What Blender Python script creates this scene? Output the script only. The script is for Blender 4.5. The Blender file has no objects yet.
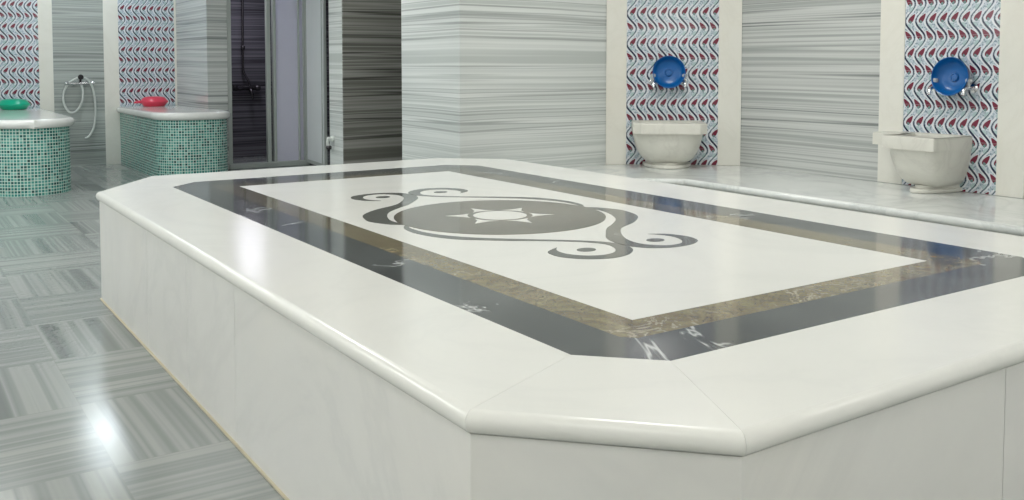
import bpy, bmesh, math, random
from mathutils import Vector, Matrix
from mathutils.geometry import tessellate_polygon
random.seed(4)
C = bpy.context.scene.collection
PI = math.pi

# ------------------------------------------------------------------ node helper
class G:
    def __init__(s, name):
        s.m = bpy.data.materials.new(name); s.m.use_nodes = True
        s.nt = s.m.node_tree; s.nt.nodes.clear()
        s.out = s.nt.nodes.new('ShaderNodeOutputMaterial')
        s.b = s.nt.nodes.new('ShaderNodeBsdfPrincipled')
        s.nt.links.new(s.b.outputs[0], s.out.inputs[0])
    def link(s, v, sock):
        if isinstance(v, bpy.types.NodeSocket): s.nt.links.new(v, sock)
        elif v is not None:
            if isinstance(v, tuple) and len(v) == 3 and sock.type == 'RGBA': v = (*v, 1)
            sock.default_value = v
    def set(s, **k):
        names = dict(col='Base Color', rough='Roughness', metal='Metallic', trans='Transmission Weight', ior='IOR',
                     normal='Normal', coat='Coat Weight', coatr='Coat Roughness', spec='Specular IOR Level', alpha='Alpha',
                     emit='Emission Color', emits='Emission Strength', sss='Subsurface Weight')
        for a, v in k.items(): s.link(v, s.b.inputs[names[a]])
        return s
    def math(s, op, a, b=None, c=None, clamp=False):
        n = s.nt.nodes.new('ShaderNodeMath'); n.operation = op; n.use_clamp = clamp
        for i, v in enumerate((a, b, c)):
            if v is not None: s.link(v, n.inputs[i])
        return n.outputs[0]
    def add(s, a, b): return s.math('ADD', a, b)
    def sub(s, a, b): return s.math('SUBTRACT', a, b)
    def mul(s, a, b): return s.math('MULTIPLY', a, b)
    def pos(s):
        n = s.nt.nodes.new('ShaderNodeNewGeometry'); return n.outputs['Position']
    def uv(s):
        n = s.nt.nodes.new('ShaderNodeUVMap'); return n.outputs[0]
    def sep(s, v):
        n = s.nt.nodes.new('ShaderNodeSeparateXYZ'); s.link(v, n.inputs[0]); return n.outputs
    def comb(s, x=0., y=0., z=0.):
        n = s.nt.nodes.new('ShaderNodeCombineXYZ')
        for i, v in enumerate((x, y, z)): s.link(v, n.inputs[i])
        return n.outputs[0]
    def noise(s, v, scale=1., detail=3., rough=.5, dist=0.):
        n = s.nt.nodes.new('ShaderNodeTexNoise'); s.link(v, n.inputs['Vector'])
        n.inputs['Scale'].default_value = scale; n.inputs['Detail'].default_value = detail
        n.inputs['Roughness'].default_value = rough; n.inputs['Distortion'].default_value = dist
        return n.outputs['Fac']
    def white(s, v):
        n = s.nt.nodes.new('ShaderNodeTexWhiteNoise'); n.noise_dimensions = '3D'; s.link(v, n.inputs['Vector'])
        return n.outputs['Value']
    def ramp(s, f, stops, interp='LINEAR'):
        n = s.nt.nodes.new('ShaderNodeValToRGB'); s.link(f, n.inputs[0]); r = n.color_ramp; r.interpolation = interp
        while len(r.elements) < len(stops): r.elements.new(.5)
        for e, (p, c) in zip(r.elements, stops):
            e.position = p; e.color = (c, c, c, 1) if isinstance(c, float) else (*c, 1)
        return n.outputs[0]
    def mix(s, f, a, b):
        n = s.nt.nodes.new('ShaderNodeMix'); n.data_type = 'RGBA'
        s.link(f, n.inputs[0]); s.link(a, n.inputs[6]); s.link(b, n.inputs[7]); return n.outputs[2]
    def step(s, v, lo, hi):     # smooth 0..1 between lo and hi
        n = s.nt.nodes.new('ShaderNodeMapRange'); s.link(v, n.inputs[0])
        n.inputs[1].default_value = lo; n.inputs[2].default_value = hi; return n.outputs[0]
    def bump(s, h, st=.2, d=.01):
        n = s.nt.nodes.new('ShaderNodeBump'); s.link(h, n.inputs['Height'])
        n.inputs['Strength'].default_value = st; n.inputs['Distance'].default_value = d; return n.outputs[0]

def plain(name, col, rough=.5, **k):
    g = G(name); g.set(col=col, rough=rough, **k); return g.m

def white_marble(name, base=(.82, .83, .79), vein=(.60, .62, .60), amt=.35, rough=.14, warm=.15, scale=1.1):
    g = G(name); p = g.pos()
    n1 = g.noise(p, scale, 6, .6, 1.5)
    v = g.ramp(g.math('ABSOLUTE', g.sub(n1, .5)), [(0, 1.), (.03, .45), (.12, 0.)])
    c = g.mix(g.mul(v, amt), base, vein)
    n2 = g.noise(p, .8, 3, .5)
    c = g.mix(g.mul(g.step(n2, .5, .75), warm), c, (.86, .78, .62))
    n3 = g.noise(p, 3.5, 4, .6)
    c = g.mix(g.mul(g.step(n3, .45, .8), amt * .5), c, vein)
    g.set(col=c, rough=rough); return g.m

def stripes(g, along, across, third=0., seed=0., fine=1.):
    """banded marble: thin beds running along one axis; returns 0..1 (1 = pale)."""
    warp = g.mul(g.sub(g.noise(g.comb(g.mul(along, .55), third, g.add(g.mul(across, .8), seed)), 1, 1), .5), .05)
    a = g.add(across, warp)
    n1 = g.noise(g.comb(g.mul(along, .035), third, g.add(g.mul(a, 6.8 * fine), seed)), 1, 4, .55)
    n2 = g.noise(g.comb(g.mul(along, .09), third, g.add(g.mul(a, 25. * fine), seed)), 1, 2, .5)
    return g.add(g.mul(n1, .72), g.mul(n2, .28))

def band_marble(name, dark, mid, light, rough=.16, seed=0., fine=1., lo=.33, hi=.64):
    g = G(name); x, y, z = g.sep(g.pos())
    f = stripes(g, g.add(x, g.mul(y, .8)), z, 0., seed, fine * .62)
    d = hi - lo; ml = tuple((a + b) / 2 for a, b in zip(mid, light))
    c = g.ramp(f, [(lo, mid), (lo + d * .14, ml), (lo + d * .20, dark), (lo + d * .25, light), (lo + d * .36, mid), (lo + d * .42, light), (lo + d * .50, ml), (lo + d * .56, mid),
                   (lo + d * .62, light), (lo + d * .70, dark), (lo + d * .74, ml), (lo + d * .84, light), (hi, mid)])
    g.set(col=c, rough=rough); return g.m

def tile_pattern(name, cw=.085, P=.253, ph=0., pu=0.):
    g = G(name); u, v, _ = g.sep(g.uv())
    t = g.add(g.math('DIVIDE', v, P), ph)
    w = g.math('SINE', g.mul(t, 2 * PI))
    U = g.add(g.math('DIVIDE', u, cw), pu)
    # distance to the nearest wavy stem, in column widths
    d = g.sub(U, g.mul(w, .45))
    fr = g.sub(g.math('FRACT', d), .5)                   # -.5...5, stem at 0 of (fr shifted)
    ds = g.math('ABSOLUTE', fr)
    slope = g.math('COSINE', g.mul(t, 2 * PI))           # >0 : leaning one way
    wid = g.add(.045, g.mul(g.math('MAXIMUM', g.mul(slope, -1.), 0.), .075))
    stem = g.math('LESS_THAN', ds, wid)
    d2 = g.math('ABSOLUTE', g.add(fr, .20))
    pale = g.math('LESS_THAN', d2, .09)
    d3 = g.math('ABSOLUTE', g.sub(fr, .19))
    pale2 = g.math('LESS_THAN', d3, .07)
    # buds: one in each half wave
    def leaf(cu, ct, a, b, ang, half):
        # half 0: right bulge (t=.25), half 1: left bulge (t=.75)
        uu = g.sub(g.math('FRACT', g.sub(U, cu)), .5)    # centred where U = cu + .5
        tt = g.sub(g.math('FRACT', g.sub(t, ct - .5)), .5)
        X = g.mul(uu, cw); Z = g.mul(tt, P)
        ca, sa = math.cos(ang), math.sin(ang)
        lx = g.add(g.mul(X, ca), g.mul(Z, sa)); ly = g.sub(g.mul(Z, ca), g.mul(X, sa))
        # pointed at the +lx end
        taper = g.sub(1., g.mul(g.math('DIVIDE', lx, a), .45))
        e = g.add(g.math('POWER', g.math('ABSOLUTE', g.math('DIVIDE', lx, a)), 2.), g.math('POWER', g.math('ABSOLUTE', g.math('DIVIDE', ly, g.mul(taper, b))), 2.))
        return g.math('LESS_THAN', e, 1.)
    # stem centre line sits at U = .5 + .43*w
    r1 = leaf(-.17, .25 + .085, .037, .0158, math.radians(127), 0)
    r2 = leaf(.17, .75 + .085, .037, .0158, math.radians(53), 1)
    o1 = leaf(-.17, .25 + .085, .045, .021, math.radians(127), 0)
    o2 = leaf(.17, .75 + .085, .045, .021, math.radians(53), 1)
    l1 = leaf(.10, .25 - .16, .022, .013, math.radians(60), 0)
    l2 = leaf(-.10, .75 - .16, .022, .013, math.radians(120), 1)
    l3 = leaf(-.02, .25 - .02, .012, .009, math.radians(60), 0)
    l4 = leaf(.02, .75 - .02, .012, .009, math.radians(120), 1)
    n = g.noise(g.comb(u, v, 0.), 75, 3, .6)
    bg = g.ramp(n, [(.38, (.17, .25, .30)), (.5, (.50, .58, .66)), (.62, (.66, .70, .77))])
    c = g.mix(g.math('MAXIMUM', pale, pale2), bg, (.76, .78, .81))
    c = g.mix(g.math('MAXIMUM', l1, l2), c, (.45, .58, .60))
    c = g.mix(g.math('MAXIMUM', o1, o2), c, (.70, .75, .80))
    c = g.mix(g.math('MAXIMUM', r1, r2), c, (.18, .02, .045))
    c = g.mix(g.math('MAXIMUM', l3, l4), c, (.16, .26, .26))
    c = g.mix(stem, c, (.015, .024, .06))
    # tile joints
    ju = g.math('LESS_THAN', g.math('FRACT', g.math('DIVIDE', u, cw * 3)), .008)
    jv = g.math('LESS_THAN', g.math('FRACT', g.math('DIVIDE', v, P)), .008)
    c = g.mix(g.mul(g.math('MAXIMUM', ju, jv), .6), c, (.6, .62, .64))
    g.set(col=c, rough=.12); return g.m

def mosaic(name, p=.0285, seed=0.):
    g = G(name); u, v, _ = g.sep(g.uv())
    iu, iv = g.math('DIVIDE', u, p), g.math('DIVIDE', v, p)
    r = g.white(g.comb(g.math('FLOOR', iu), g.math('FLOOR', iv), seed))
    c = g.ramp(r, [(0., (.006, .06, .055)), (.16, (.015, .13, .115)), (.42, (.035, .23, .195)), (.75, (.08, .32, .27)), (1., (.20, .46, .40))])
    du = g.math('ABSOLUTE', g.sub(g.math('FRACT', iu), .5)); dv = g.math('ABSOLUTE', g.sub(g.math('FRACT', iv), .5))
    m = g.step(g.math('MAXIMUM', du, dv), .36, .42)
    c = g.mix(m, c, (.56, .71, .64))
    g.set(col=c, rough=g.add(.15, g.mul(m, .4)), normal=g.bump(g.sub(1., m), .4, .002)); return g.m

def floor_material():
    g = G('banded_marble_tiles'); x, y, z = g.sep(g.pos())
    T = .605
    X = g.math('DIVIDE', g.sub(x, .54), T); Y = g.math('DIVIDE', g.sub(y, 2.94), T)
    ix, iy = g.math('FLOOR', X), g.math('FLOOR', Y)
    par = g.math('MODULO', g.math('ABSOLUTE', g.add(ix, iy)), 2.)
    rnd = g.white(g.comb(ix, iy, 3.))
    al = g.add(g.mul(x, g.sub(1., par)), g.mul(y, par))      # par 0: beds run along x? (tile right of x=.54,y=2.94 runs along y)
    ac = g.add(g.mul(y, g.sub(1., par)), g.mul(x, par))
    f = stripes(g, ac, al, 0., g.mul(rnd, 40.), .62)
    c = g.ramp(f, [(.33, (.13, .145, .14)), (.41, (.22, .24, .23)), (.455, (.36, .38, .36)), (.50, (.23, .25, .24)), (.54, (.38, .40, .375)), (.60, (.33, .35, .33)), (.66, (.19, .205, .195))])
    c = g.mix(g.mul(rnd, .2), c, (.29, .315, .305))
    fx, fy = g.math('FRACT', X), g.math('FRACT', Y)
    ex = g.math('MINIMUM', fx, g.sub(1., fx)); ey = g.math('MINIMUM', fy, g.sub(1., fy))
    j = g.math('LESS_THAN', g.math('MINIMUM', ex, ey), .0028)
    c = g.mix(g.mul(j, .5), c, (.25, .26, .24))
    # water standing and splashed on the far part of the aisle
    dx = g.math('DIVIDE', g.sub(x, .35), .9); dy = g.math('DIVIDE', g.sub(y, 6.1), 1.9)
    rad = g.add(g.math('POWER', g.math('ABSOLUTE', dx), 2.), g.math('POWER', g.math('ABSOLUTE', dy), 2.))
    wet = g.mul(g.step(rad, 1.3, .5), g.step(g.noise(g.comb(x, y, 0.), 2.2, 3), .38, .6))
    drops = g.noise(g.comb(x, g.mul(y, .8), 0.), 38, 3, .6)
    soft = g.noise(g.comb(x, y, 5.), 5, 2)
    h = g.add(g.mul(g.mul(g.step(drops, .5, .66), wet), 1.), g.mul(soft, .06))
    g.set(col=c, rough=g.add(.14, g.mul(g.noise(g.comb(x, y, 9.), 2.5, 3), .07)), normal=g.bump(h, .45, .01), spec=.6)
    return g.m

def border_marble(name, base, mid, vein, vscale=3.2, vthr=.012, rough=.07, warm=None):
    g = G(name); p = g.pos()
    n = g.noise(p, 4.5, 6, .65, .6)
    c = g.mix(g.step(n, .35, .68), base, mid)
    if warm:
        n2 = g.noise(p, 9., 5, .7, 2.5)
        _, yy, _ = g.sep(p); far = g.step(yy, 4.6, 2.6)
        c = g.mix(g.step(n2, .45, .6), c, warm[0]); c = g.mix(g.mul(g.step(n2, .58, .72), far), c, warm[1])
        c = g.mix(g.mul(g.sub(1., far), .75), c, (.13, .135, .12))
        n5 = g.noise(p, 14., 4, .6, 3.)
        c = g.mix(g.ramp(g.math('ABSOLUTE', g.sub(n5, .5)), [(0, .8), (.02, .2), (.035, 0.)]), c, (.12, .06, .03))
    n3 = g.noise(p, vscale, 5, .6, .8)
    n4 = g.noise(p, 2.3, 2, .5)
    v = g.mul(g.ramp(g.math('ABSOLUTE', g.sub(n3, .5)), [(0, 1.), (vthr, .6), (vthr * 2.5, 0.)]), g.step(n4, .54, .6))
    c = g.mix(v, c, vein)
    g.set(col=c, rough=rough, ior=1.75); return g.m

M = {}
M['white'] = white_marble('white_marble')
M['top'] = white_marble('polished_white_marble', (.85, .855, .815), (.70, .715, .69), .22, .19, .10, .8)
M['clad'] = white_marble('white_cladding_marble', (.84, .84, .81), (.66, .67, .66), .34, .22, .22, .55)
M['ledge'] = white_marble('pale_grey_marble', (.82, .845, .825), (.55, .585, .575), .5, .10, .04, 1.3)
M['cream'] = white_marble('cream_marble', (.82, .815, .75), (.72, .71, .64), .3, .25, .2, 2.)
M['basin'] = white_marble('weathered_basin_marble', (.73, .725, .66), (.55, .54, .49), .4, .3, .25, 2.6)
M['lid'] = white_marble('bench_top_marble', (.80, .81, .78), (.62, .65, .62), .25, .10, .05, 2.)
M['band'] = band_marble('banded_grey_marble', (.22, .24, .235), (.38, .405, .395), (.64, .66, .64))
M['bandpale'] = band_marble('pale_banded_marble', (.38, .41, .40), (.54, .58, .56), (.77, .80, .78), seed=3.3)
M['bandback'] = band_marble('grey_green_banded_marble', (.17, .19, .18), (.29, .32, .30), (.48, .52, .50), seed=11.3)
M['bandbrown'] = band_marble('shaded_banded_marble', (.07, .07, .06), (.16, .16, .14), (.36, .36, .33), seed=7.7, rough=.25, fine=.75)  # recess shade put into the darker brown tones
M['bandshower'] = band_marble('shaded_violet_marble', (.018, .016, .02), (.055, .05, .06), (.17, .165, .185), seed=5.1, rough=.2)  # the stall's lack of light is put into this near-black colour
M['floor'] = floor_material()
M['black'] = border_marble('black_marble', (.045, .052, .055), (.105, .117, .12), (.58, .60, .59), 1.3, .004, .10)
M['brown'] = border_marble('brown_veined_marble', (.15, .125, .08), (.26, .22, .13), (.45, .42, .33), 5., .006, .07, ((.27, .25, .14), (.36, .23, .15)))
M['grey'] = border_marble('grey_inlay_marble', (.10, .108, .10), (.15, .158, .145), (.4, .4, .38), 3., .004, .09)
M['medal'] = border_marble('olive_grey_inlay_marble', (.135, .125, .10), (.20, .185, .15), (.34, .27, .2), 6., .006, .09)
M['grout'] = plain('aged_grout', (.60, .55, .42), .8)
M['alu'] = plain('pale_aluminium', (.50, .54, .51), .35, metal=.35)
M['chrome'] = plain('chrome', (.75, .76, .78), .12, metal=1.)
M['darkchrome'] = plain('dark_metal', (.06, .055, .06), .25, metal=.7)
M['blue'] = plain('blue_plastic', (.004, .115, .37), .28)
M['red'] = plain('red_plastic', (.72, .05, .10), .3)
M['green'] = plain('green_plastic', (.0, .42, .25), .3)
M['hose'] = plain('white_hose', (.68, .72, .69), .35)
M['ceil'] = plain('white_plaster', (.82, .82, .80), .8)
M['tap_handle'] = plain('clear_acrylic', (.75, .78, .80), .1, trans=.4)
gl = G('frosted_violet_glass'); gl.set(col=(.80, .80, .92), rough=.4, trans=.3, ior=1.2); M['glass'] = gl.m
gl = G('pale_frosted_glass'); gl.set(col=(.86, .90, .90), rough=.45, trans=.15, ior=1.2); M['glass2'] = gl.m
M['tile1'] = tile_pattern('tulip_tiles', ph=.30, pu=.02)
M['tile2'] = tile_pattern('small_tulip_tiles', cw=.078, P=.233, ph=.30, pu=.02)

# ------------------------------------------------------------------ mesh helpers
def obj(name, bm, mat, parent=None, smooth=False, recalc=True):
    if recalc: bmesh.ops.recalc_face_normals(bm, faces=bm.faces)
    me = bpy.data.meshes.new(name); bm.to_mesh(me); bm.free()
    if smooth:
        for p in me.polygons: p.use_smooth = True
    me.materials.append(mat)
    o = bpy.data.objects.new(name, me); C.objects.link(o)
    if parent: o.parent = parent
    return o
def smooth_by_angle(o, ang=35):
    me = o.data
    for p in me.polygons: p.use_smooth = True
    bm = bmesh.new(); bm.from_mesh(me)
    for e in bm.edges:
        if len(e.link_faces) == 2 and e.calc_face_angle(0) > math.radians(ang): e.smooth = False
    for f in bm.faces:
        if len(f.verts) > 6 or (abs(f.normal.z) > .9999 and f.calc_area() > .01): f.smooth = False
    bm.to_mesh(me); bm.free()
    return o
def tag(o, label, cat, group=None):
    o['label'] = label; o['category'] = cat
    if group: o['group'] = group
    return o
def struct(o): o['kind'] = 'structure'; return o
def empty(name, loc=(0, 0, 0), rz=0):
    o = bpy.data.objects.new(name, None); C.objects.link(o); o.location = loc; o.rotation_euler = (0, 0, rz)
    o.empty_display_size = .1; return o
def box(bm, x0, y0, z0, x1, y1, z1, bev=0):
    r = bmesh.ops.create_cube(bm, size=1)
    vs = r['verts']
    for v in vs:
        v.co = Vector(((x0 + x1) / 2 + v.co.x * (x1 - x0), (y0 + y1) / 2 + v.co.y * (y1 - y0), (z0 + z1) / 2 + v.co.z * (z1 - z0)))
    if bev:
        es = list({e for v in vs for e in v.link_edges})
        bmesh.ops.bevel(bm, geom=es, offset=bev, segments=2, affect='EDGES', profile=.6)
    return bm
def boxo(name, mat, *a, bev=0, parent=None): return obj(name, box(bmesh.new(), *a, bev=bev), mat, parent)
def uvprism(name, pts, z0, z1, mat, parent=None, closed=True, cap=True):
    """vertical prism with u = arc length, v = height on its sides"""
    bm = bmesh.new(); uvl = bm.loops.layers.uv.new('UVMap')
    n = len(pts); lo = [bm.verts.new((*p, z0)) for p in pts]; hi = [bm.verts.new((*p, z1)) for p in pts]
    s = 0
    for i in range(n):
        j = (i + 1) % n
        L = (Vector(pts[j]) - Vector(pts[i])).length
        f = bm.faces.new((lo[i], lo[j], hi[j], hi[i]))
        for lp, (a, b) in zip(f.loops, ((s, z0), (s + L, z0), (s + L, z1), (s, z1))): lp[uvl].uv = (a, b)
        s += L
    if cap: bm.faces.new(hi); bm.faces.new(lo[::-1])
    return obj(name, bm, mat, parent)
def arc(cx, cy, r, a0, a1, n=10):
    return [(cx + r * math.cos(math.radians(a0 + (a1 - a0) * i / n)), cy + r * math.sin(math.radians(a0 + (a1 - a0) * i / n))) for i in range(n + 1)]
def rounded_slab(name, pts, z0, z1, mat, parent=None, r=None, seg=5):
    bm = bmesh.new()
    lo = [bm.verts.new((*p, z0)) for p in pts]; hi = [bm.verts.new((*p, z1)) for p in pts]
    n = len(pts)
    for i in range(n): bm.faces.new((lo[i], lo[(i + 1) % n], hi[(i + 1) % n], hi[i]))
    ft = bm.faces.new(hi); fb = bm.faces.new(lo[::-1])
    bmesh.ops.recalc_face_normals(bm, faces=bm.faces)
    r = r or (z1 - z0) * .45
    es = list(ft.edges) + list(fb.edges)
    bmesh.ops.bevel(bm, geom=es, offset=r, segments=seg, affect='EDGES', profile=.5)
    return smooth_by_angle(obj(name, bm, mat, parent), 40)
def inlay(name, outline, z, h, mat, parent, holes=()):
    """flat marble piece let into the top"""
    bm = bmesh.new()
    loops = [[Vector((x, y, 0)) for x, y in l] for l in (outline, *holes)]
    tris = tessellate_polygon(loops)
    flat = [v for l in loops for v in l]
    top = [bm.verts.new((v.x, v.y, z + h)) for v in flat]; bot = [bm.verts.new((v.x, v.y, z - .001)) for v in flat]
    for t in tris:
        try: bm.faces.new([top[i] for i in t]); bm.faces.new([bot[i] for i in reversed(t)])
        except ValueError: pass
    k = 0
    for l in loops:
        n = len(l)
        for i in range(n):
            a, b = k + i, k + (i + 1) % n
            try: bm.faces.new((bot[a], bot[b], top[b], top[a]))
            except ValueError: pass
        k += n
    return obj(name, bm, mat, parent)
def lathe(bm, prof, n=40, M4=None):
    rings = []
    for r, z in prof:
        if r < 1e-6: rings.append([bm.verts.new((0, 0, z))])
        else: rings.append([bm.verts.new((r * math.cos(2 * PI * i / n), r * math.sin(2 * PI * i / n), z)) for i in range(n)])
    for a, b in zip(rings, rings[1:]):
        for i in range(n):
            j = (i + 1) % n
            if len(a) == 1 and len(b) == 1: continue
            if len(a) == 1: bm.faces.new((a[0], b[i], b[j]))
            elif len(b) == 1: bm.faces.new((a[i], a[j], b[0]))
            else: bm.faces.new((a[i], a[j], b[j], b[i]))
    if M4 is not None:
        bmesh.ops.transform(bm, matrix=M4, verts=[v for r in rings for v in r])
    return bm
def catmull(pts, k=6, closed=False):
    out = []; n = len(pts)
    rng = range(n) if closed else range(n - 1)
    for i in rng:
        if closed: p0, p1, p2, p3 = (Vector(pts[(i + q) % n]) for q in (-1, 0, 1, 2))
        else: p0, p1, p2, p3 = (Vector(pts[min(max(i + q, 0), n - 1)]) for q in (-1, 0, 1, 2))
        for s in range(k):
            t = s / k
            out.append(.5 * ((2 * p1) + (p2 - p0) * t + (2 * p0 - 5 * p1 + 4 * p2 - p3) * t * t + (3 * p1 - p0 - 3 * p2 + p3) * t ** 3))
    if not closed: out.append(Vector(pts[-1]))
    return out
def tube(bm, pts, r, n=10, k=6, straight=False):
    P = [Vector(p) for p in pts] if straight else catmull(pts, k)
    up = Vector((0, 0, 1)); rings = []; u = None
    for i, p in enumerate(P):
        t = (P[min(i + 1, len(P) - 1)] - P[max(i - 1, 0)]).normalized()
        if u is None: u = t.cross(up if abs(t.z) < .9 else Vector((1, 0, 0))).normalized()
        else: u = (u - t * u.dot(t)).normalized()
        w = t.cross(u); rr = r[i * len(r) // len(P)] if isinstance(r, list) else r
        rings.append([bm.verts.new(p + (u * math.cos(2 * PI * q / n) + w * math.sin(2 * PI * q / n)) * rr) for q in range(n)])
    for a, b in zip(rings, rings[1:]):
        for q in range(n): bm.faces.new((a[q], a[(q + 1) % n], b[(q + 1) % n], b[q]))
    bm.faces.new(rings[0][::-1]); bm.faces.new(rings[-1])
    return bm

# ------------------------------------------------------------------ the room
H = 3.0; YB = 12.1; XR = 5.88; XL = -2.2; YN = -1.8
struct(boxo('floor', M['floor'], XL, YN, -.1, 6.2, YB + .1, 0))
struct(boxo('ceiling', M['ceil'], XL, YN, H, 6.2, YB + .1, H + .1))
struct(boxo('wall_left', M['ceil'], XL - .1, YN, 0, XL, YB + .1, H))
struct(boxo('wall_near', M['ceil'], XL - .1, YN - .1, 0, 6.2, YN, H))
struct(boxo('wall_back', M['bandback'], XL, YB, 0, 3.05, YB + .1, H))
struct(boxo('wall_pier', M['band'], 3.05, 10.75, 0, 3.28, YB + .1, H))
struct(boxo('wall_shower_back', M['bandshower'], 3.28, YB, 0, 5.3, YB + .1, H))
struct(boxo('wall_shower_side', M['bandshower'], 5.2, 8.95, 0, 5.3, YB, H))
# side face of the pillar is pale, its front a browner cut coloured darker for recess shade
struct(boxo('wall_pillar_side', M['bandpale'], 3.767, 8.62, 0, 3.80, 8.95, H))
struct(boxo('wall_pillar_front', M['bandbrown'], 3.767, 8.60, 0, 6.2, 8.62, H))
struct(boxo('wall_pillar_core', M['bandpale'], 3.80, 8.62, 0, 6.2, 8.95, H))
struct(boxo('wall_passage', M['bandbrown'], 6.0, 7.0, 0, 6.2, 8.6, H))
struct(uvprism('wall_centre', [(3.592, 6.05), (5.016, 6.05), (6.2, 6.05), (6.2, 7.0), (3.592, 7.0)], 0, H, M['bandpale']))
A = Vector((5.016, 6.05)); B = Vector((5.88, 5.352)); U = (B - A).normalized(); NR = Vector((U.y, -U.x))
if NR.dot(-A) < 0: NR = -NR
LD = (B - A).length
def dg(u, d=0.): p = A + U * u + NR * d; return (p.x, p.y)
struct(uvprism('wall_corner', [dg(0), dg(LD), (6.2, 5.352), (6.2, 6.049), (5.02, 6.049)], 0, H, M['cream']))
struct(boxo('wall_right', M['band'], XR, YN, 0, 6.2, 5.352, H))

ntrim = 0
def strip(pts, mat=None, z0=0., z1=H):
    global ntrim; ntrim += 1
    return struct(uvprism('trim_%d' % ntrim, pts, z0, z1, mat or M['cream']))
def vstrip(x0, x1, t=.012): return strip([(x0, YB - t), (x1, YB - t), (x1, YB), (x0, YB)])
for a, b in ((1.495, 1.645), (2.20, 2.368), (3.025, 3.05), (.25, .42)): vstrip(a, b)
def dstrip(u0, u1, t=.012): return strip([dg(u0, t), dg(u1, t), dg(u1), dg(u0)], z0=.372)
dstrip(0, .168); dstrip(.924, LD)
for y0, y1 in ((3.86, 4.05), (3.02, 3.195)): strip([(XR - .012, y0), (XR, y0), (XR, y1), (XR - .012, y1)], z0=.372)

# painted tile panels
def panel(name, pts, z0, label, mat='tile1'):
    o = uvprism(name, pts, z0, H, M[mat]); return tag(o, label, 'tile panel', 'tulip tile wall panels')
panel('tile_panel', [(.42, YB - .008), (1.495, YB - .008), (1.495, YB), (.42, YB)], 0, 'tulip-patterned tile panel at the far left, above the round-ended green bench')
panel('tile_panel', [(2.368, YB - .008), (3.025, YB - .008), (3.025, YB), (2.368, YB)], 0, 'tulip-patterned tile panel on the back wall behind the red bowl')
panel('tile_panel', [dg(.168, .008), dg(.924, .008), dg(.924), dg(.168)], .372, 'red and navy tulip tile panel in the room corner behind the face-on basin')
panel('tile_panel', [(XR - .008, 3.86), (XR - .008, 3.195), (XR, 3.195), (XR, 3.86)], .372, 'red and navy tulip tile panel on the right wall behind the right-hand basin', 'tile2')

# ------------------------------------------------------------------ raised ledge along the right wall
ledge = empty('marble_ledge', (5.3, 3, 0)); tag(ledge, 'low pale marble ledge with rounded edge running along the right wall under both basins', 'ledge')
def sh(o, root): o.location = -root.location; return o
def ledge_pts(e):
    c = 4.865 - e
    k = Vector((4.865, 4.95)); q = k - U * 1.15      # diagonal run parallel to the corner wall
    off = NR * e
    k2 = (c, k.y - e * .5); q2 = q + off
    return [(XR - .002, YN + .02), (c, YN + .02), k2, (q2.x, q2.y), (q2.x, 6.047), (5.013, 6.047), (5.878, 5.349)]
base = uvprism('base', [(XR - .002, -1.78), (4.865, -1.78), (4.865, 4.95), tuple(Vector((4.865, 4.95)) - U * 1.15), (tuple(Vector((4.865, 4.95)) - U * 1.15)[0], 6.048), (5.014, 6.048), (5.878, 5.35)], 0, .322, M['clad'], ledge)
sh(base, ledge)
sh(rounded_slab('top_slab', ledge_pts(.03), .322, .37, M['ledge'], ledge, r=.021), ledge)

# ------------------------------------------------------------------ the heated marble platform
X0, X1, Y0, Y1 = .876, 3.56, 1.095, 5.68
ZT = .557
plat = empty('marble_platform', ((X0 + X1) / 2, (Y0 + Y1) / 2, 0))
tag(plat, 'large white marble platform with clipped corners and inlaid dark borders, filling the foreground', 'massage platform')
def octo(x0, x1, y0, y1, c): return [(x0 + c, y0), (x1 - c, y0), (x1, y0 + c), (x1, y1 - c), (x1 - c, y1), (x0 + c, y1), (x0, y1 - c), (x0, y0 + c)]
def P(o): o.location = -plat.location; return o
def clipped(e):      # outline of the platform, pulled in by e
    k = e * .41
    return [(1.228 + k, Y0 + e), (3.19 - k, Y0 + e), (X1 - e, 1.46 + k), (X1 - e, 5.36 - k), (3.17 - k, Y1 - e), (1.267 + k, Y1 - e), (X0 + e, 5.11 - k), (X0 + e, 1.46 + k)]
OUT = clipped(0)
BI = octo(1.25, 3.16, 1.47, 5.24, .155)
# border slabs: one per side, mitred at the corners, each with a bullnose outer edge
T = .046
prof = [(0.05, -T)] + [( .0 + .023 - .023 * math.sin(a), -T / 2 - T / 2 * math.cos(a)) for a in [PI * (i / 10) for i in range(0, 11)]]
# profile measured inward from the outer edge: t (0..1 share toward the band) handled separately
for i in range(8):
    a, b = Vector(OUT[i]), Vector(OUT[(i + 1) % 8]); ai, bi = Vector(BI[i]), Vector(BI[(i + 1) % 8])
    d = (b - a).normalized(); nrm = Vector((-d.y, d.x))       # inward
    wa = (ai - a).dot(nrm); wb = (bi - b).dot(nrm)
    gap = d * .0004
    bm = bmesh.new(); ra, rb = [], []
    steps = prof + [(None, 0.), (None, -T)]
    for k, (t, z) in enumerate(steps):
        fa = 1. if t is None else t / wa; fb = 1. if t is None else t / wb
        pa = a + (ai - a) * fa + gap; pb = b + (bi - b) * fb - gap
        ra.append(bm.verts.new((pa.x, pa.y, ZT + z))); rb.append(bm.verts.new((pb.x, pb.y, ZT + z)))
    n = len(steps)
    for k in range(n):
        bm.faces.new((ra[k], rb[k], rb[(k + 1) % n], ra[(k + 1) % n]))
    bm.faces.new(ra[::-1]); bm.faces.new(rb)
    o = P(obj('border_slab', bm, M['top'], plat)); smooth_by_angle(o, 30)
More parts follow.
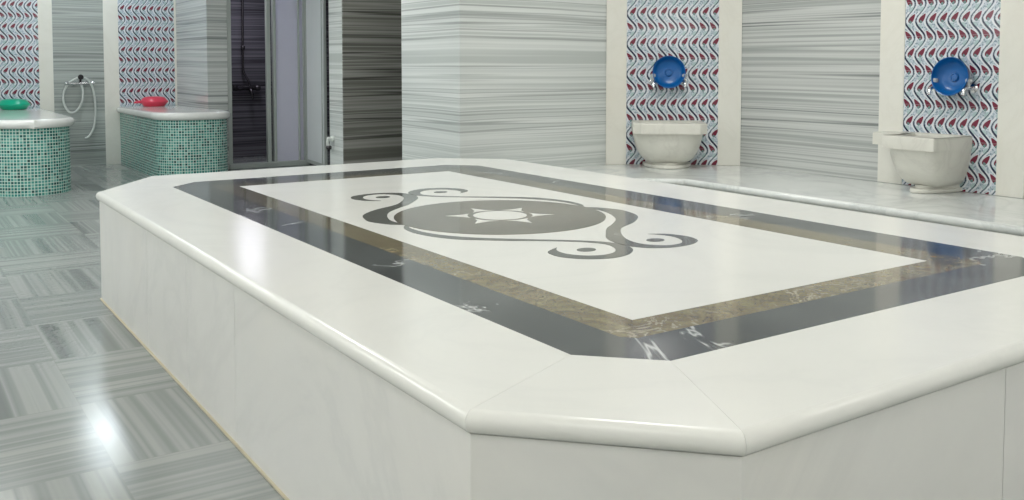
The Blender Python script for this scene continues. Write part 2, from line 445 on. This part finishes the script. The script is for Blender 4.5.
# bed under the inlays and joint filler below the mitres
P(uvprism('bed_slab', clipped(.035), ZT - T, ZT - .0025, M['grout'], plat))
GO = [(1.43, 1.64), (2.975, 1.64), (2.975, 5.035), (1.43, 5.035)]
GOc = octo(1.43, 2.975, 1.64, 5.035, .03)
WI = [(1.553, 1.765), (2.835, 1.765), (2.835, 4.915), (1.553, 4.915)]
P(inlay('centre_slab', WI, ZT - .0015, .0015, M['top'], plat))
o = P(inlay('black_border', BI, ZT - .0015, .0013, M['black'], plat, [GOc])); o['label'] = 'black marble band with white veins'
o = P(inlay('brown_border', GOc, ZT - .0015, .0014, M['brown'], plat, [WI])); o['label'] = 'mottled brown marble band'
# motif
CX, CY = 2.173, 3.326
A_out = [(.441, -.017), (.485, -.05), (.515, -.104), (.533, -.175), (.52, -.245), (.495, -.315), (.452, -.374), (.361, -.45), (.238, -.521), (.157, -.61), (.100, -.70), (.077, -.77), (.080, -.83), (.125, -.885), (.170, -.893), (.215, -.88), (.254, -.832), (.270, -.771), (.255, -.72), (.23, -.682)]
A_in = [(.23, -.682), (.285, -.715), (.312, -.77), (.318, -.821), (.29, -.885), (.225, -.922), (.146, -.93), (.08, -.912), (.035, -.875), (.008, -.812), (.012, -.74), (.043, -.66), (.096, -.592), (.174, -.503), (.26, -.435), (.344, -.357), (.400, -.272), (.438, -.18), (.450, -.105), (.435, -.03)]
L_in = [(.435, -.02), (.462, .054), (.466, .14), (.448, .23), (.41, .31), (.35, .39), (.273, .462), (.19, .535), (.11, .605), (.04, .675), (-.003, .745), (-.010, .812), (.022, .883), (.09, .935), (.171, .950), (.25, .918), (.300, .855), (.308, .80), (.290, .745), (.217, .701)]
L_out = [(.217, .701), (.250, .745), (.257, .808), (.225, .866), (.166, .894), (.104, .878), (.058, .827), (.036, .764), (.05, .712), (.093, .656), (.16, .595), (.225, .545), (.30, .49), (.376, .425), (.436, .365), (.48, .275), (.502, .164), (.49, .06), (.46, .005), (.443, -.012)]
outl = []
for seg in (A_out, A_in, L_in, L_out): outl += [(v.x, v.y) for v in catmull(seg, 5)][:-1]
def R180(l): return [(-x, -y) for x, y in l]
def T2(l): return [(CX + x, CY + y) for x, y in l]
for q in (outl, R180(outl)): o = P(inlay('scroll_inlay', T2(q), ZT, .0012, M['grey'], plat))
for q in ((-.156, -.79), (.168, -.79), (.156, .79), (-.168, .79)):
    P(inlay('dot_inlay', [(CX + q[0] + .036 * math.cos(t * PI / 12), CY + q[1] + .030 * math.sin(t * PI / 12)) for t in range(24)], ZT, .0012, M['grey'], plat))
circ = lambda r, n=64: [(CX + r * math.cos(2 * PI * t / n), CY + r * math.sin(2 * PI * t / n)) for t in range(n)]
med = P(inlay('medallion', circ(.452, 96), ZT, .0016, M['medal'], plat)); med['label'] = 'round olive grey medallion'
for o in (inlay('star_disc', circ(.115), ZT + .0016, .0006, M['top'], med),): o['label'] = 'white disc'
for k in range(6):
    a0 = math.radians(31 + 60 * k); tip = (.232 * math.cos(a0), .232 * math.sin(a0)); pts = [tip]
    base_r = .140; hw = math.radians(23)
    l = (base_r * math.cos(a0 - hw), base_r * math.sin(a0 - hw)); r = (base_r * math.cos(a0 + hw), base_r * math.sin(a0 + hw))
    ml = (.163 * math.cos(a0 - .16), .163 * math.sin(a0 - .16)); mr = (.163 * math.cos(a0 + .16), .163 * math.sin(a0 + .16))
    ar = [(base_r * math.cos(a0 - hw + 2 * hw * i / 6), base_r * math.sin(a0 - hw + 2 * hw * i / 6)) for i in range(7)]
    o = inlay('star_point', T2([tip, ml] + ar + [mr]), ZT + .0016, .0006, M['top'], med); o['label'] = 'white star point'
# cladding
CL = clipped(.016)
core = uvprism('core', clipped(.036), 0, ZT - T - .001, M['grout'], plat); P(core)
def side_panels(a, b, cuts):
    a, b = Vector(a), Vector(b); d = (b - a).normalized(); L = (b - a).length; nrm = Vector((-d.y, d.x))
    cs = [0] + [c for c in cuts if 0 < c < L] + [L]
    for s, e in zip(cs, cs[1:]):
        p, q = a + d * (s + (.0012 if s else 0)), a + d * (e - (.0012 if e < L else 0))
        w = nrm * .021
        i0, i1 = p + w + (d * .008 if not s else d * 0), q + w - (d * .008 if e == L else d * 0)
        P(uvprism('side_panel', [tuple(p), tuple(q), tuple(i1), tuple(i0)], .004, ZT - T - .0005, M['clad'], plat))
P(uvprism('grout_bead', clipped(.009), .0005, .007, M['grout'], plat))
CUTS = {6: [1.03, 1.65, 2.21], 2: [.9, 1.8, 2.7], 0: [.87], 4: [.62, 1.4]}
for i in range(8): side_panels(CL[i], CL[(i + 1) % 8], CUTS.get(i, []))

# ------------------------------------------------------------------ mosaic benches
def bench(label, body, lidp, seed):
    r = empty('mosaic_bench', (body[0][0], body[0][1], 0)); tag(r, label, 'bench')
    o = uvprism('mosaic_base', body, 0, .622, mosaic('green_mosaic_%d' % seed, seed=seed * 7.), r); o.location = -r.location; o['label'] = 'green glass mosaic base'
    o = rounded_slab('bench_top', lidp, .622, .705, M['lid'], r, r=.038); o.location = -r.location; o['label'] = 'white marble top with rounded edge'
def round_end(x0, x1, yc, r, e=0.):
    return arc(x0 + r, yc, r + e, 180, 270, 12) + arc(x1 - r, yc, r + e, 270, 360, 12)
bench('round-ended green mosaic bench with white top at the far left, under the green bowl',
      [(.77, 12.09)] + round_end(.77, 1.47, 9.87, .35) + [(1.47, 12.09)],
      [(.73, 12.086)] + round_end(.77, 1.47, 9.87, .35, .045) + [(1.515, 12.086)], 1)
bench('green mosaic bench with white marble top beside the dark shower stall, under the red bowl',
      [(2.37, 12.09)] + arc(2.72, 10.38, .35, 180, 270, 12) + arc(2.89, 10.24, .21, 270, 360, 12) + [(3.10, 10.745), (3.045, 10.745), (3.045, 12.09)],
      [(2.33, 12.086)] + arc(2.72, 10.38, .39, 180, 270, 12) + arc(2.89, 10.24, .25, 270, 360, 12) + [(3.14, 10.745), (3.045, 10.745), (3.045, 12.086)], 2)

# ------------------------------------------------------------------ wash basins
def basin(name, origin, rz, label, w=.50, d=.45, ch=.08, wing=0., sq=3.6):
    """origin on the wall at ledge height; local x along the wall, local y out of the wall"""
    r = empty(name, (*origin, .37), rz); tag(r, label, 'wash basin')
    def half(w_, d_, c_, n=0, y0=.004):
        h = w_ / 2
        return [(-h - c_, y0), (-h - c_, max(y0 + .01, d_ - c_)), (-h, d_), (h, d_), (h + c_, max(y0 + .01, d_ - c_)), (h + c_, y0)]
    # bowl body: rounded sections from the foot up to the rim, with the hollow inside
    secs = [(.045, .56), (.058, .66), (.088, .76), (.13, .84), (.18, .90), (.24, .955), (.29, .975)]
    bm = bmesh.new(); rings = []
    def ring(z, k, bulge=0.):
        h = (w / 2 + ch) * k; dd = d * (.14 + .86 * k); n = 28; out = []
        for i in range(n + 1):
            a = PI * i / n; cx, sy = -math.cos(a), math.sin(a)
            e = 2 / sq
            x = h * math.copysign(abs(cx) ** e, cx); y = .004 + (dd - .02) * abs(sy) ** e
            out.append(bm.verts.new((x, y, z)))
        return out
    for z, k in secs: rings.append(ring(z, k))
    for a, b in zip(rings, rings[1:]):
        for i in range(len(a)):
            j = (i + 1) % len(a); bm.faces.new((a[i], a[j], b[j], b[i]))
    bm.faces.new(rings[0][::-1])
    # hollow
    inner = [(.29, .80), (.20, .74), (.12, .5), (.10, .2)]
    ir = [ring(z + .0, k) for z, k in inner]
    for q, (z, k) in zip(ir, inner):
        for v in q: v.co.y = v.co.y + (.05 - v.co.y * .02)
        for v in q: v.co.y = min(v.co.y, d * .9)
    bm2 = None
    for i in range(len(ir[0])):
        j = (i + 1) % len(ir[0]); bm.faces.new((rings[-1][i], rings[-1][j], ir[0][j], ir[0][i]))
    for a, b in zip(ir, ir[1:]):
        for i in range(len(a)):
            j = (i + 1) % len(a); bm.faces.new((a[i], a[j], b[j], b[i]))
    bm.faces.new(ir[-1])
    o = obj('bowl', bm, M['basin'], r); smooth_by_angle(o, 40)
    # rim: octagonal band, hollow in the middle
    op = half(w, d, ch)
    if wing:
        op = [(-w / 2 - ch - wing, .004), (-w / 2 - ch - wing, .22), (-w / 2 - ch, .24)] + op[1:]
        op = [(-x, y) for x, y in op][::-1]
    ip = [( -w / 2 + .0, .07), (-w / 2 - .0, d - ch - .03), (-w / 2 + .05, d - .075), (w / 2 - .05, d - .075), (w / 2, d - ch - .03), (w / 2, .07)]
    bm = bmesh.new()
    loops = [[Vector((x, y, 0)) for x, y in l] for l in (op, ip)]
    tris = tessellate_polygon(loops); flat = [v for l in loops for v in l]
    top = [bm.verts.new((v.x, v.y, .374)) for v in flat]; bot = [bm.verts.new((v.x, v.y, .288)) for v in flat]
    for t in tris: bm.faces.new([top[i] for i in t]); bm.faces.new([bot[i] for i in reversed(t)])
    k = 0
    for l in loops:
        n = len(l)
        for i in range(n): bm.faces.new((bot[k + i], bot[k + (i + 1) % n], top[k + (i + 1) % n], top[k + i]))
        k += n
    bmesh.ops.recalc_face_normals(bm, faces=bm.faces)
    es = [e for e in bm.edges if len(e.link_faces) == 2 and e.calc_face_angle(0) > .5 and min(v.co.z for v in e.verts) > .34]
    bmesh.ops.bevel(bm, geom=es, offset=.013, segments=3, affect='EDGES', profile=.5)
    o = obj('rim', bm, M['basin'], r); smooth_by_angle(o, 30)
    # foot
    fp = lambda k, z: [( (w / 2 + ch) * k * -math.cos(PI * i / 20), .004 + d * k * 1.15 * math.sin(PI * i / 20)) for i in range(21)]
    o = rounded_slab('foot', fp(.68, 0), .001, .028, M['basin'], r, r=.008)
    o = uvprism('foot_neck', fp(.58, 0), .026, .05, M['basin'], r)
    return r
pc = dg(.503); ang = math.atan2(NR.y, NR.x) - PI / 2
basin('wash_basin', pc, ang, 'smaller marble wash basin seen face-on in the room corner, beneath the left blue bowl', w=.46, d=.45, ch=.06)
basin('wash_basin', (XR, 3.545), PI / 2, 'weathered marble wash basin on the right wall ledge, beneath the right blue bowl', w=.36, d=.44, ch=.006, wing=.22, sq=7.)

# ------------------------------------------------------------------ taps and blue bowls
def tap(origin, rz, z, label, flip=1):
    r = empty('tap', (*origin, z), rz); tag(r, label, 'tap')
    bm = bmesh.new(); Ry = Matrix.Rotation(-PI / 2, 4, 'X')
    lathe(bm, [(0, 0.003), (.028, .003), (.028, .010), (.015, .014), (.013, .02)], 24, Ry)
    smooth_by_angle(obj('wall_flange', bm, M['chrome'], r), 40)
    bm = bmesh.new(); tube(bm, [(0, .012, 0), (0, .06, 0), (0, .10, .0), (0, .125, -.012), (0, .135, -.045)], .0125, 16)
    smooth_by_angle(obj('spout', bm, M['chrome'], r), 60)
    bm = bmesh.new(); lathe(bm, [(0, .01), (.010, .01), (.010, .034), (.019, .036), (.022, .044), (.022, .056), (.015, .064), (0, .065)], 20, Matrix.Translation((0, .07, 0)))
    smooth_by_angle(obj('handle', bm, M['tap_handle'], r), 40)
def wash_bowl(origin, rz, z, rad, label, group=None):
    r = empty('wash_bowl', (*origin, z), rz); tag(r, label, 'bowl', group)
    M4 = Matrix.Rotation(-PI / 2 + math.radians(6), 4, 'X')
    bm = bmesh.new(); R = rad
    lathe(bm, [(0, .014), (R * .22, .014), (R * .24, .004), (R * .62, .006), (R * .80, .02), (R * .93, .05), (R * .965, .068), (R * 1., .070), (R * 1., .066), (R * .97, .056), (R * .84, .014), (R * .64, -.001), (R * .2, -.001), (0, -.001)], 56, M4)
    smooth_by_angle(obj('shell', bm, M['blue'], r), 35)
    bm = bmesh.new(); lathe(bm, [(R * .13, .014), (R * .15, .0185), (R * .19, .0185), (R * .21, .014)], 32, M4)
    smooth_by_angle(obj('boss_ring', bm, M['blue'], r), 50)
d0 = .145
pb = dg(.513, .03)
wash_bowl(pb, ang, 1.14, .134, 'round blue plastic bowl between two taps in the corner, above the face-on basin')
for u, s in ((.386, 'at the left'), (.642, 'at the right')):
    tap(dg(u), ang, 1.068, 'chrome tap %s of the blue bowl above the smaller corner basin' % s)
wash_bowl((XR - .03, 3.475), PI / 2, 1.122, .127, 'round blue plastic bowl between two taps on the right wall, above the weathered basin')
for y, s in ((3.593, 'at the left'), (3.357, 'at the right')):
    tap((XR, y), PI / 2, 1.052, 'chrome tap %s of the blue bowl on the right wall' % s)

# ------------------------------------------------------------------ bowls on the benches
def dipper(name, x, y, mat, label, k=1., hs=1.):
    r = empty(name, (x, y, .7055)); tag(r, label, 'bowl')
    bm = bmesh.new()
    lathe(bm, [(0, 0), (.128, 0), (.136, .006), (.160, .035), (.178, .052), (.182, .058), (.180, .066), (.166, .078), (.150, .100), (.125, .117), (.07, .125), (0, .127)], 48)
    bmesh.ops.scale(bm, vec=(k, k, hs), verts=bm.verts)
    smooth_by_angle(obj('shell', bm, mat, r), 50)
    bm = bmesh.new(); tube(bm, [(-.165 * k, 0, .055 * hs), (-.21 * k, 0, .058 * hs), (-.255 * k, 0, .05 * hs)], [.017, .015, .012], 12)
    bmesh.ops.scale(bm, vec=(1, 1.6, 1), verts=bm.verts)
    smooth_by_angle(obj('handle', bm, mat, r), 60)
dipper('dipper_bowl', 2.715, 11.85, M['red'], 'red plastic dipper bowl on top of the mosaic bench nearer the shower', .90, .95)
dipper('dipper_bowl', 1.20, 11.85, M['green'], 'green plastic dipper bowl on the bench at the far left', .93, .95)

# ------------------------------------------------------------------ hand shower on the back wall
hs = empty('hand_shower', (1.925, YB, 1.03)); tag(hs, 'wall mixer with white hand shower hose hanging in loops between the two benches', 'shower')
def Hh(o): o.location = -hs.location; return o
bm = bmesh.new(); tube(bm, [(1.80, 12.03, .99), (2.03, 12.03, .99)], .019, 14, straight=True)
Hh(smooth_by_angle(obj('mixer_body', bm, M['chrome'], hs), 50))
for x in (1.86, 1.98):
    bm = bmesh.new(); lathe(bm, [(0, .002), (.03, .002), (.03, .012), (.014, .016), (.014, .07)], 20, Matrix.Translation((x, YB, .99)) @ Matrix.Rotation(PI / 2, 4, 'X'))
    Hh(smooth_by_angle(obj('wall_union', bm, M['chrome'], hs), 40))
for x, s in ((1.795, -1), (2.035, 1)):
    bm = bmesh.new(); lathe(bm, [(0, -.005), (.017, -.005), (.023, .006), (.023, .034), (.016, .042), (0, .042)], 18, Matrix.Translation((x, 12.03, .99)) @ Matrix.Rotation(s * PI / 2, 4, 'Y'))
    Hh(smooth_by_angle(obj('knob', bm, M['chrome'], hs), 40))
bm = bmesh.new(); tube(bm, [(1.925, 12.04, 1.0), (1.925, 12.03, 1.04), (1.92, 12.0, 1.075)], .013, 12)
Hh(smooth_by_angle(obj('holder', bm, M['darkchrome'], hs), 50))
bm = bmesh.new(); lathe(bm, [(0, -.01), (.012, -.01), (.017, 0), (.03, .03), (.032, .045), (.026, .05), (0, .05)], 20, Matrix.Translation((1.915, 11.985, 1.075)) @ Matrix.Rotation(math.radians(105), 4, 'X'))
Hh(smooth_by_angle(obj('shower_head', bm, M['darkchrome'], hs), 40))
bm = bmesh.new()
tube(bm, [(1.93, 12.0, .97), (1.945, 12.0, .88), (1.93, 12.01, .76), (1.87, 12.03, .66), (1.80, 12.04, .65), (1.745, 12.05, .75), (1.742, 12.05, .87), (1.79, 12.03, .985), (1.87, 12.0, 1.045), (1.93, 11.98, 1.06), (2.0, 11.985, 1.03), (2.055, 12.02, .93), (2.082, 12.05, .78), (2.085, 12.06, .60), (2.06, 12.06, .45), (2.01, 12.05, .36), (1.965, 12.04, .335)], .0125, 10, 8)
Hh(smooth_by_angle(obj('hose', bm, M['hose'], hs), 80))

# ------------------------------------------------------------------ shower stall
st = empty('shower_stall', (3.8, 10.75, 0)); tag(st, 'shower stall with pale aluminium frame and frosted violet glass', 'shower stall')
def S(o): o.location = -st.location; return o
ZS = 2.45
for (x0, x1, y0, y1) in ((3.285, 3.33, 10.76, 10.82), (3.745, 3.79, 10.75, 10.81), (3.83, 3.865, 10.77, 10.83), (4.20, 4.235, 10.75, 10.81)):
    S(boxo('frame_post', M['alu'], x0, y0, .05, x1, y1, ZS, bev=.004, parent=st))
S(boxo('threshold', M['alu'], 3.285, 10.72, .001, 4.25, 10.86, .055, bev=.006, parent=st))
S(boxo('head_rail', M['alu'], 3.285, 10.75, ZS, 4.235, 10.81, ZS + .05, bev=.004, parent=st))
p_ = S(boxo('glass_panel', M['glass'], 3.862, 10.79, .056, 4.205, 10.80, ZS - .002, parent=st)); p_['label'] = 'frosted violet glass panel'
S(boxo('panel_stile', M['alu'], 4.135, 10.765, .056, 4.155, 10.79, ZS - .002, bev=.003, parent=st))
# folding leaf standing open towards the room
lf = []
L0, L1 = Vector((4.225, 10.74)), Vector((4.155, 9.98)); dL = (L1 - L0).normalized(); nL = Vector((-dL.y, dL.x))
def leafbox(name, s0, s1, th, z0, z1, mat, parent):
    a, b = L0 + dL * s0, L0 + dL * s1
    return uvprism(name, [tuple(a - nL * th), tuple(b - nL * th), tuple(b + nL * th), tuple(a + nL * th)], z0, z1, mat, parent)
LL = (L1 - L0).length
door = S(leafbox('door', .03, LL - .03, .004, .06, 2.40, M['glass2'], st)); door['label'] = 'pale frosted glass door standing open'
for s0, s1 in ((0, .035), (LL - .045, LL), (LL - .12, LL - .10)):
    leafbox('door_stile', s0, s1, .013, .03, 2.43, M['alu'], door)
leafbox('door_rail', .036, LL - .046, .012, .03, .07, M['alu'], door)
leafbox('door_rail', .036, LL - .046, .012, 2.39, 2.43, M['alu'], door)

# shower mixer with riser pipe inside the stall
sm = empty('shower_mixer', (3.9, YB, .93)); tag(sm, 'dark shower mixer with riser pipe on the shaded marble wall inside the stall', 'shower')
def Q(o): o.location = -sm.location; return o
bm = bmesh.new(); tube(bm, [(3.79, 12.02, .91), (4.03, 12.02, .91)], .034, 14, straight=True)
Q(smooth_by_angle(obj('mixer_body', bm, M['darkchrome'], sm), 50))
for x in (3.85, 3.97):
    bm = bmesh.new(); lathe(bm, [(0, .002), (.034, .002), (.034, .014), (.016, .018), (.016, .08)], 20, Matrix.Translation((x, YB, .91)) @ Matrix.Rotation(PI / 2, 4, 'X'))
    Q(smooth_by_angle(obj('wall_union', bm, M['darkchrome'], sm), 40))
for x, s in ((3.79, -1), (4.03, 1)):
    bm = bmesh.new(); lathe(bm, [(0, -.005), (.030, -.005), (.040, .008), (.040, .05), (.028, .06), (0, .06)], 18, Matrix.Translation((x, 12.02, .91)) @ Matrix.Rotation(s * PI / 2, 4, 'Y'))
    Q(smooth_by_angle(obj('knob', bm, M['darkchrome'], sm), 40))
bm = bmesh.new(); tube(bm, [(3.94, 12.0, .93), (3.93, 12.0, 1.0), (3.895, 12.03, 1.08), (3.875, 12.04, 1.16), (3.875, 12.04, 1.42), (3.885, 12.04, 2.2), (3.885, 11.98, 2.3), (3.885, 11.85, 2.32)], .014, 12)
Q(smooth_by_angle(obj('riser_pipe', bm, M['darkchrome'], sm), 60))
bm = bmesh.new(); lathe(bm, [(0, -.03), (.02, -.03), (.028, -.015), (.028, .02), (.02, .03), (0, .03)], 18, Matrix.Translation((3.875, 12.04, 1.43)))
Q(smooth_by_angle(obj('pipe_bracket', bm, M['darkchrome'], sm), 40))
bm = bmesh.new(); lathe(bm, [(.012, .0), (.02, -.03), (.07, -.045), (.075, -.055), (0, -.055)], 24, Matrix.Translation((3.885, 11.84, 2.32)))
Q(smooth_by_angle(obj('shower_head', bm, M['darkchrome'], sm), 40))
bm = bmesh.new(); tube(bm, [(3.95, 12.0, .90), (3.955, 11.95, .85), (3.965, 11.93, .76)], [.024, .02, .012], 12)
Q(smooth_by_angle(obj('spout', bm, M['darkchrome'], sm), 60))

# small wall tap on the pillar
wt = empty('wall_tap', (3.767, 8.85, .38)); tag(wt, 'small white wall tap with dark knob, low on the dark pillar beside the glass door', 'tap')
def Wt(o): o.location = -wt.location; return o
bm = bmesh.new(); lathe(bm, [(0, .001), (.03, .001), (.03, .02), (.018, .03), (.02, .06), (.012, .075), (0, .075)], 20, Matrix.Translation((3.767, 8.85, .46)) @ Matrix.Rotation(-PI / 2, 4, 'Y'))
Wt(smooth_by_angle(obj('body', bm, M['hose'], wt), 40))
bm = bmesh.new(); tube(bm, [(3.72, 8.85, .46), (3.70, 8.85, .43), (3.705, 8.85, .39)], .016, 12)
Wt(smooth_by_angle(obj('spout', bm, M['hose'], wt), 60))
bm = bmesh.new(); lathe(bm, [(0, 0), (.022, 0), (.028, .01), (.028, .03), (.02, .04), (0, .04)], 18, Matrix.Translation((3.715, 8.85, .35)))
Wt(smooth_by_angle(obj('knob', bm, M['darkchrome'], wt), 40))

# ------------------------------------------------------------------ lamps and added fill lights
def area(name, loc, sx, sy, power, col=(1, 1, 1), rot=(0, 0, 0)):
    l = bpy.data.lights.new(name, 'AREA'); l.shape = 'RECTANGLE'; l.size = sx; l.size_y = sy; l.energy = power; l.color = col
    o = bpy.data.objects.new(name, l); C.objects.link(o); o.location = loc; o.rotation_euler = rot; return o
for x, y, p in ((-.4, .2, 7), (2.2, .2, 7), (4.6, .2, 9), (-.4, 3.4, 12), (2.4, 2.8, 18), (4.1, 4.1, 32)):
    area('ceiling_lamp', (x, y, H - .02), .6, .6, p, (1., .985, .95))
for x, y in ((-1.2, 6.4), (1.4, 6.4), (-1.2, 9.6), (.6, 8.6)):
    area('ceiling_lamp', (x, y, H - .02), .5, .5, 22, (.94, .98, 1.))
area('ceiling_lamp', (2.9, 7.2, H - .02), .4, .4, 12, (1., .98, .95))
area('ceiling_lamp', (1.95, 11.2, H - .02), .30, 1.2, 18, (.85, .94, 1.))
area('stall_lamp', (3.7, 11.3, 2.25), .3, .3, 9, (.88, .86, 1.))
# unseen fill added for lateral light: uplights along left and near walls, panels below
area('ceiling_fill_light', (XL + .25, 4.5, 2.55), .25, 9., 80, (1., .99, .96), (PI, 0, 0))
area('ceiling_fill_light', (2., YN + .25, 2.55), 6., .25, 45, (1., .99, .96), (PI, 0, 0))
for y in (1., 4., 7.5):
    area('side_fill_light', (XL + .03, y, 1.9), .35, .9, 4.5, (.97, .99, 1.), (0, -PI / 2, 0))  # added side fill, out of view
for x in (.3, 3.2):
    area('side_fill_light', (x, YN + .03, 1.9), .9, .35, 4, (1., .98, .94), (PI / 2, 0, 0))  # added fill from behind the camera

w = bpy.data.worlds.new('w'); bpy.context.scene.world = w; w.use_nodes = True
w.node_tree.nodes['Background'].inputs[0].default_value = (.9, .95, 1, 1); w.node_tree.nodes['Background'].inputs[1].default_value = .3

# ------------------------------------------------------------------ camera
f, th, pitch = 933., math.atan(627 / 933), math.atan((114 - 65.5) / 933)
cam = bpy.data.cameras.new('camera'); co = bpy.data.objects.new('camera', cam); C.objects.link(co)
cam.sensor_width = 36; cam.lens = 36 * f / 1024; cam.shift_y = -(250 - 114) / 1024
co.location = (0, 0, 1.2); co.rotation_euler = (PI / 2 - pitch, 0, -th)
cam.clip_start = .05
sc = bpy.context.scene; sc.camera = co
sc.view_settings.view_transform = 'Standard'; sc.view_settings.look = 'None'; sc.view_settings.gamma = 1
sc.view_settings.exposure = 0.0
